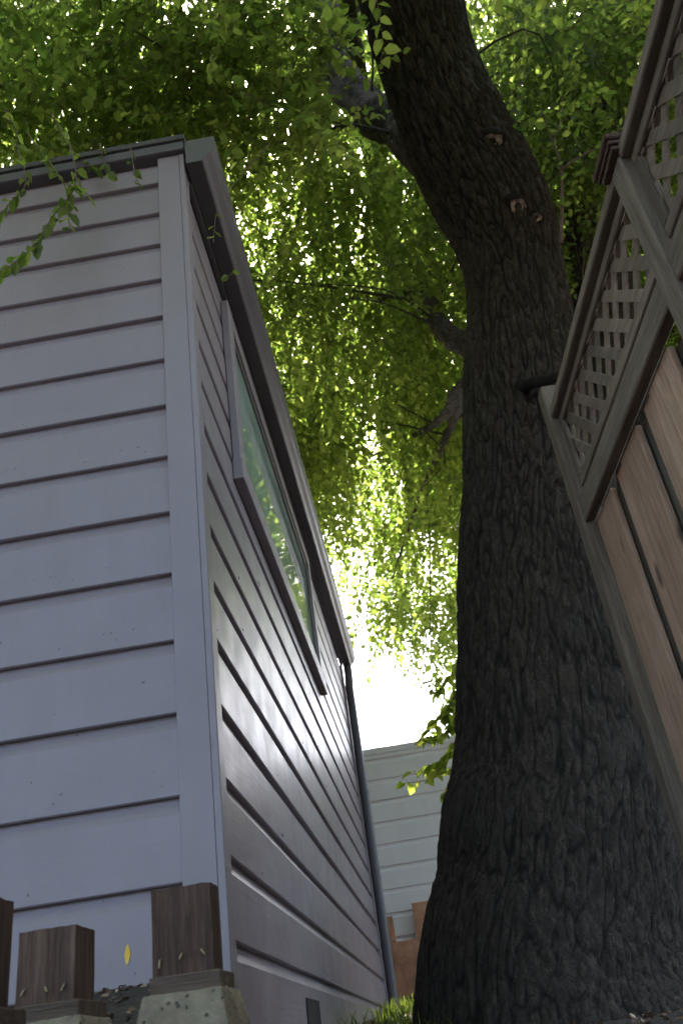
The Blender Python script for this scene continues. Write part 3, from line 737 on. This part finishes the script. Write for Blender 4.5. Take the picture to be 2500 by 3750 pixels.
# secondary branches: from limb points out into the crown
allp = [p for P_ in LIMBS for p in P_[4::3]]
BV, BF = [], []
LP = np.array([tuple(p) for p in allp])
NODE = np.zeros(len(LP), int)
for i in rng.choice(len(CP), 2200, replace=False):
    q = CP[i]; dd = np.linalg.norm(LP-q, axis=1); j = int(np.argmin(dd+rng.uniform(0, .8, len(dd))))
    if dd[j] > 2.6 or dd[j] < .5 or NODE[j] > 0: continue
    NODE[max(0, j-2):j+3] += 1
    a = Vector(LP[j]); b_ = Vector(q); mid = a.lerp(b_, .5)+Vector((rng.normal(0, .15), rng.normal(0, .15), .12*dd[j]))
    pts = catmull([a, mid, b_], 4); rr = .006+.006*dd[j]
    V, F = tube_arrays(pts, [rr*(1-.8*k/(len(pts)-1)) for k in range(len(pts))], 5); o0 = len(BV)
    BV += V; BF += [tuple(o0+x for x in f) for f in F]
br = np_obj('small_branches', np.array(BV), np.array(BF), M['limb'], tree, True); tag(br, kind='stuff')

# nearest sprigs, leaf by leaf -------------------------------------------------------
LEAFM = []
for i in range(8):
    lv = leaf_verts(.044, .044*random.uniform(.52, .66), random.uniform(.05, .4), random.uniform(.08, .35))
    me = bpy.data.meshes.new('leaf'); me.from_pydata([tuple(v) for v in lv], [], [tuple(f) for f in LF]); me.materials.append(M['leaf_single']); LEAFM.append(me)
cnt = 0
def sprig(pts, nl, size=1.0, mats=LEAFM, par=tree, stemmat='twig', r0=.0028, hang=.5):
    """a bare stem along pts with separate leaves on short stalks"""
    global cnt
    P = catmull(pts, 6); m = len(P)
    V, F = tube_arrays(P, [r0*(1-.7*i/(m-1)) for i in range(m)], 5); mesh_obj('twig', V, F, M[stemmat], par, True)
    for i in range(nl):
        s = .15+.85*i/max(1, nl-1); k = min(m-2, int(s*(m-1))); p = P[k]; t = (P[k+1]-P[k]).normalized()
        sd_ = Vector((t.y, -t.x, 0)); sd_ = sd_.normalized() if sd_.length > .05 else Vector((1, 0, 0))
        d = (t*random.uniform(.4, .9)+sd_*(1 if i % 2 else -1)*random.uniform(.5, 1)+Vector((0, 0, -hang*random.uniform(.3, 1.3)))+Vector((random.gauss(0, .2), random.gauss(0, .2), random.gauss(0, .2)))).normalized()
        up = Vector((random.gauss(0, .5), random.gauss(-.3, .5), 1)); yv = up.cross(d).normalized(); zv = d.cross(yv)
        o = bpy.data.objects.new('leaf', random.choice(mats)); link(o, par)
        sc_ = size*random.uniform(.75, 1.15)
        o.matrix_local = Matrix.Translation(p+d*.002) @ Matrix((d, yv, zv)).transposed().to_4x4() @ Matrix.Diagonal((sc_, sc_, sc_, 1))
        cnt += 1
A = at_y
sprig([A(160, 330, 1.95), A(175, 400, 1.93), A(165, 445, 1.90), A(120, 500, 1.88), A(85, 560, 1.86), A(40, 598, 1.85), A(-5, 628, 1.84)], 34, 1.2)
sprig([A(165, 445, 1.90), A(158, 480, 1.89), A(160, 530, 1.88)], 8, 1.2)
sprig([A(40, 340, 1.96), A(60, 420, 1.92), A(20, 470, 1.90), A(-15, 520, 1.88)], 18, 1.2)
sprig([A(60, 300, 2.0), A(110, 370, 1.95), A(150, 420, 1.92), A(210, 450, 1.90)], 20, 1.2)
sprig([A(230, 330, 1.99), A(240, 380, 1.97), A(248, 410, 1.95)], 6)
sprig([A(300, 340, 1.98), A(310, 400, 1.95), A(322, 428, 1.94)], 6)
sprig([A(10, 250, 2.1), A(40, 310, 2.05), A(30, 380, 2.0)], 14, 1.1)
sprig([A(120, 260, 2.1), A(150, 320, 2.05), A(190, 370, 2.0), A(240, 395, 1.98)], 16, 1.1)
sprig([A(620, 330, 2.6), A(540, 420, 2.4), A(500, 480, 2.25), A(490, 560, 2.1)], 12, .9)
sprig([A(620, 560, 3.0), A(560, 600, 2.7), A(520, 640, 2.4)], 10, 1.0)
sprig([A(700, 480, 3.6), A(660, 560, 3.4), A(620, 620, 3.2), A(600, 680, 3.1)], 22, 1.25)
sprig([A(720, 540, 3.6), A(690, 590, 3.5), A(650, 600, 3.4), A(610, 640, 3.3)], 20, 1.25)
sprig([A(640, 400, 3.3), A(620, 440, 3.2), A(590, 460, 3.1), A(545, 445, 3.0)], 18, 1.2)
sprig([A(900, 160, 3.2), A(880, 120, 3.15), A(872, 170, 3.1), A(890, 230, 3.1)], 7, 1.0)
sprig([A(930, 378, 3.5), A(880, 410, 3.6), A(840, 450, 3.8)], 8, 1.0)
# shoots growing from the trunk's right flank and bare stems beside it
sprig([A(1165, 330, 3.55), A(1185, 280, 3.5), A(1195, 200, 3.5), A(1205, 100, 3.5), A(1215, 0, 3.5)], 24, 1.15, r0=.007)
sprig([A(1160, 320, 3.55), A(1172, 240, 3.5), A(1178, 140, 3.5), A(1180, 40, 3.5)], 20, 1.15, r0=.006)
sprig([A(1288, 560, 3.45), A(1290, 460, 3.45), A(1287, 380, 3.45), A(1270, 330, 3.45), A(1240, 250, 3.45)], 12, 1.15, r0=.011)
sprig([A(1287, 390, 3.45), A(1330, 360, 3.42), A(1400, 320, 3.4), A(1450, 250, 3.35)], 12, 1.1, r0=.008)
sprig([A(1270, 330, 3.45), A(1290, 260, 3.45), A(1285, 180, 3.45)], 10, 1.1, r0=.006)
print('separate leaves', cnt)

# ------------------------------------------------------------------ second tree behind the fence
t2 = empty('background_tree', (0, 0, 0), 'dark ivy-tangled tree trunk standing behind the lattice fence', 'tree')
b2 = [Vector((2.05, 5.3, -.3))]+[A(1345, 700, 5.3), A(1345, 500, 5.3), A(1350, 350, 5.3), A(1375, 180, 5.3), A(1400, 0, 5.3), Vector((3.2, 5.4, 11.5))]
o, P2 = limb(b2, .42, .24, n=60, per=18, name='trunk', mat='bark', par=t2, rough=.25)
BQ = rng.uniform((1.6, 5.0, 3.2), (6.5, 10.0, 11.5), (2600, 3)); BQ = BQ[(np.hypot(BQ[:, 0]-3.6, BQ[:, 1]-7)/3.2)**2+((BQ[:, 2]-7.5)/4.2)**2 < 1]
nb = len(BQ); bl_, bq_, bs_, bsf = build_sprays(BQ, rng.uniform(0, 6.28, nb), rng.normal(rad(40), rad(22), nb), rng.normal(0, .5, nb), rng.uniform(1.5, 2.1, nb))
tag(np_obj('crown', bl_, bq_, M['leaf'], t2), kind='stuff'); tag(np_obj('twigs', bs_, bsf, M['twig'], t2), kind='stuff')
limb([A(1370, 200, 5.3), A(1440, 130, 5.5), Vector((4.0, 5.8, 9.6))], .10, .03, par=t2)
limb([A(1350, 330, 5.3), A(1300, 200, 5.1), A(1270, 60, 5.0), Vector((1.6, 4.8, 10.4))], .12, .04, par=t2)
for i in range(26):  # hanging dry stems tangled over the trunk
    x = random.uniform(1290, 1430); y0 = random.uniform(250, 480); dpt = random.uniform(4.6, 5.1)
    limb([A(x, y0, dpt), A(x+random.uniform(-18, 18), y0+70, dpt), A(x+random.uniform(-28, 28), y0+170, dpt), A(x+random.uniform(-35, 35), y0+280, dpt)], .006, .003, n=5, per=4, name='stem', mat='twig', par=t2)

# ------------------------------------------------------------------ vine by the trunk's far side
vine = empty('climbing_vine', (0, 0, 0), 'yellow-green vine hanging beside the trunk in front of the pale shed', 'vine')
VM = []
for i in range(5):
    lv = leaf_verts(.062, .062*random.uniform(.6, .8), random.uniform(.05, .4), random.uniform(.08, .3))
    me = bpy.data.meshes.new('leaf'); me.from_pydata([tuple(v) for v in lv], [], [tuple(f) for f in LF]); me.materials.append(M['vine']); VM.append(me)
Yv = 5.7
for pts, k in (([(1075, 1480), (1040, 1540), (1010, 1590), (990, 1560)], 16), ([(1075, 1560), (1045, 1600), (1020, 1640), (975, 1690)], 26), ([(1075, 1600), (1040, 1660), (1010, 1690), (965, 1700)], 24),
               ([(1070, 1690), (1035, 1720), (1010, 1750), (980, 1760)], 16), ([(1068, 1740), (1030, 1770), (1000, 1765), (935, 1775)], 9), ([(1065, 1770), (1040, 1800), (1020, 1825)], 12), ([(1010, 1765), (985, 1790), (920, 1800)], 4),
               ([(1085, 1500), (1060, 1540), (1050, 1600), (1052, 1680)], 22)):
    sprig([A(x, y, Yv+random.uniform(-.3, .3)) for x, y in pts], int(k*1.8), 1.35, VM, vine, r0=.0045)
sprig([A(1100, 1090, 4.5), A(1068, 1130, 4.5), A(1052, 1190, 4.5), A(1045, 1225, 4.5)], 7, 2.0, VM, vine, r0=.005)

# ------------------------------------------------------------------ grass, weeds and litter
def blades(n, fn, name, mat, hmin, hmax, wid):
    V, F = [], []
    for i in range(n):
        x, y = fn(); z = ground_z(x, y)-.004; h = random.uniform(hmin, hmax); a = random.uniform(0, 6.28); l = random.uniform(.1, .7)*h
        dx, dy = math.cos(a)*l, math.sin(a)*l; wx, wy = -math.sin(a)*wid, math.cos(a)*wid; o0 = len(V)
        for s, ww in ((0, 1), (.5, .8), (1, .12)):
            cx, cy, cz = x+dx*s*s, y+dy*s*s, z+h*s*(1-.25*s)
            V += [(cx-wx*ww, cy-wy*ww, cz), (cx+wx*ww, cy+wy*ww, cz)]
        F += [(o0, o0+1, o0+3, o0+2), (o0+2, o0+3, o0+5, o0+4)]
    o = np_obj(name, np.array(V), np.array(F), M[mat]); return o
def gpos():
    while True:
        x, y = random.uniform(-.43, .5), random.uniform(3.6, 8.2)
        if math.hypot(x-.42, y-4.2) > .70 and (x < .1 or y > 5) and random.random() < .25+.75*(noise.noise(Vector((x*3, y*3, 5)))+.3): return x, y
g = blades(1500, gpos, 'grass', 'grass', .03, .13, .0035)
tag(g, 'short sunlit grass and weeds between the house wall and tree', 'grass', kind='stuff')
def lpos():
    return (random.uniform(-.43, 1.0), random.uniform(2.6, 8.1)) if random.random() < .6 else (random.uniform(-1.2, -.42), random.uniform(1.3, 2.02))
LVs, LFs = [], []
for i in range(3200):
    x, y = lpos(); z = ground_z(x, y)+random.uniform(.002, .008); k_ = .45 if x < -.44 else 1; lv = leaf_verts(random.uniform(.012, .04)*k_, .018*k_, random.uniform(-.3, .4), .2)
    Rm = np.array(Matrix.Rotation(random.uniform(0, 6.28), 3, 'Z')@Matrix.Rotation(random.gauss(0, .4), 3, 'X')@Matrix.Rotation(random.gauss(0, .4), 3, 'Y'))
    LVs.append(lv@Rm.T+np.array([x, y, z])); LFs.append(LF+6*i)
lt = np_obj('leaf_litter', np.concatenate(LVs), np.concatenate(LFs), M['litter']); tag(lt, 'dry brown leaf litter scattered over the dark soil', 'litter', kind='stuff')
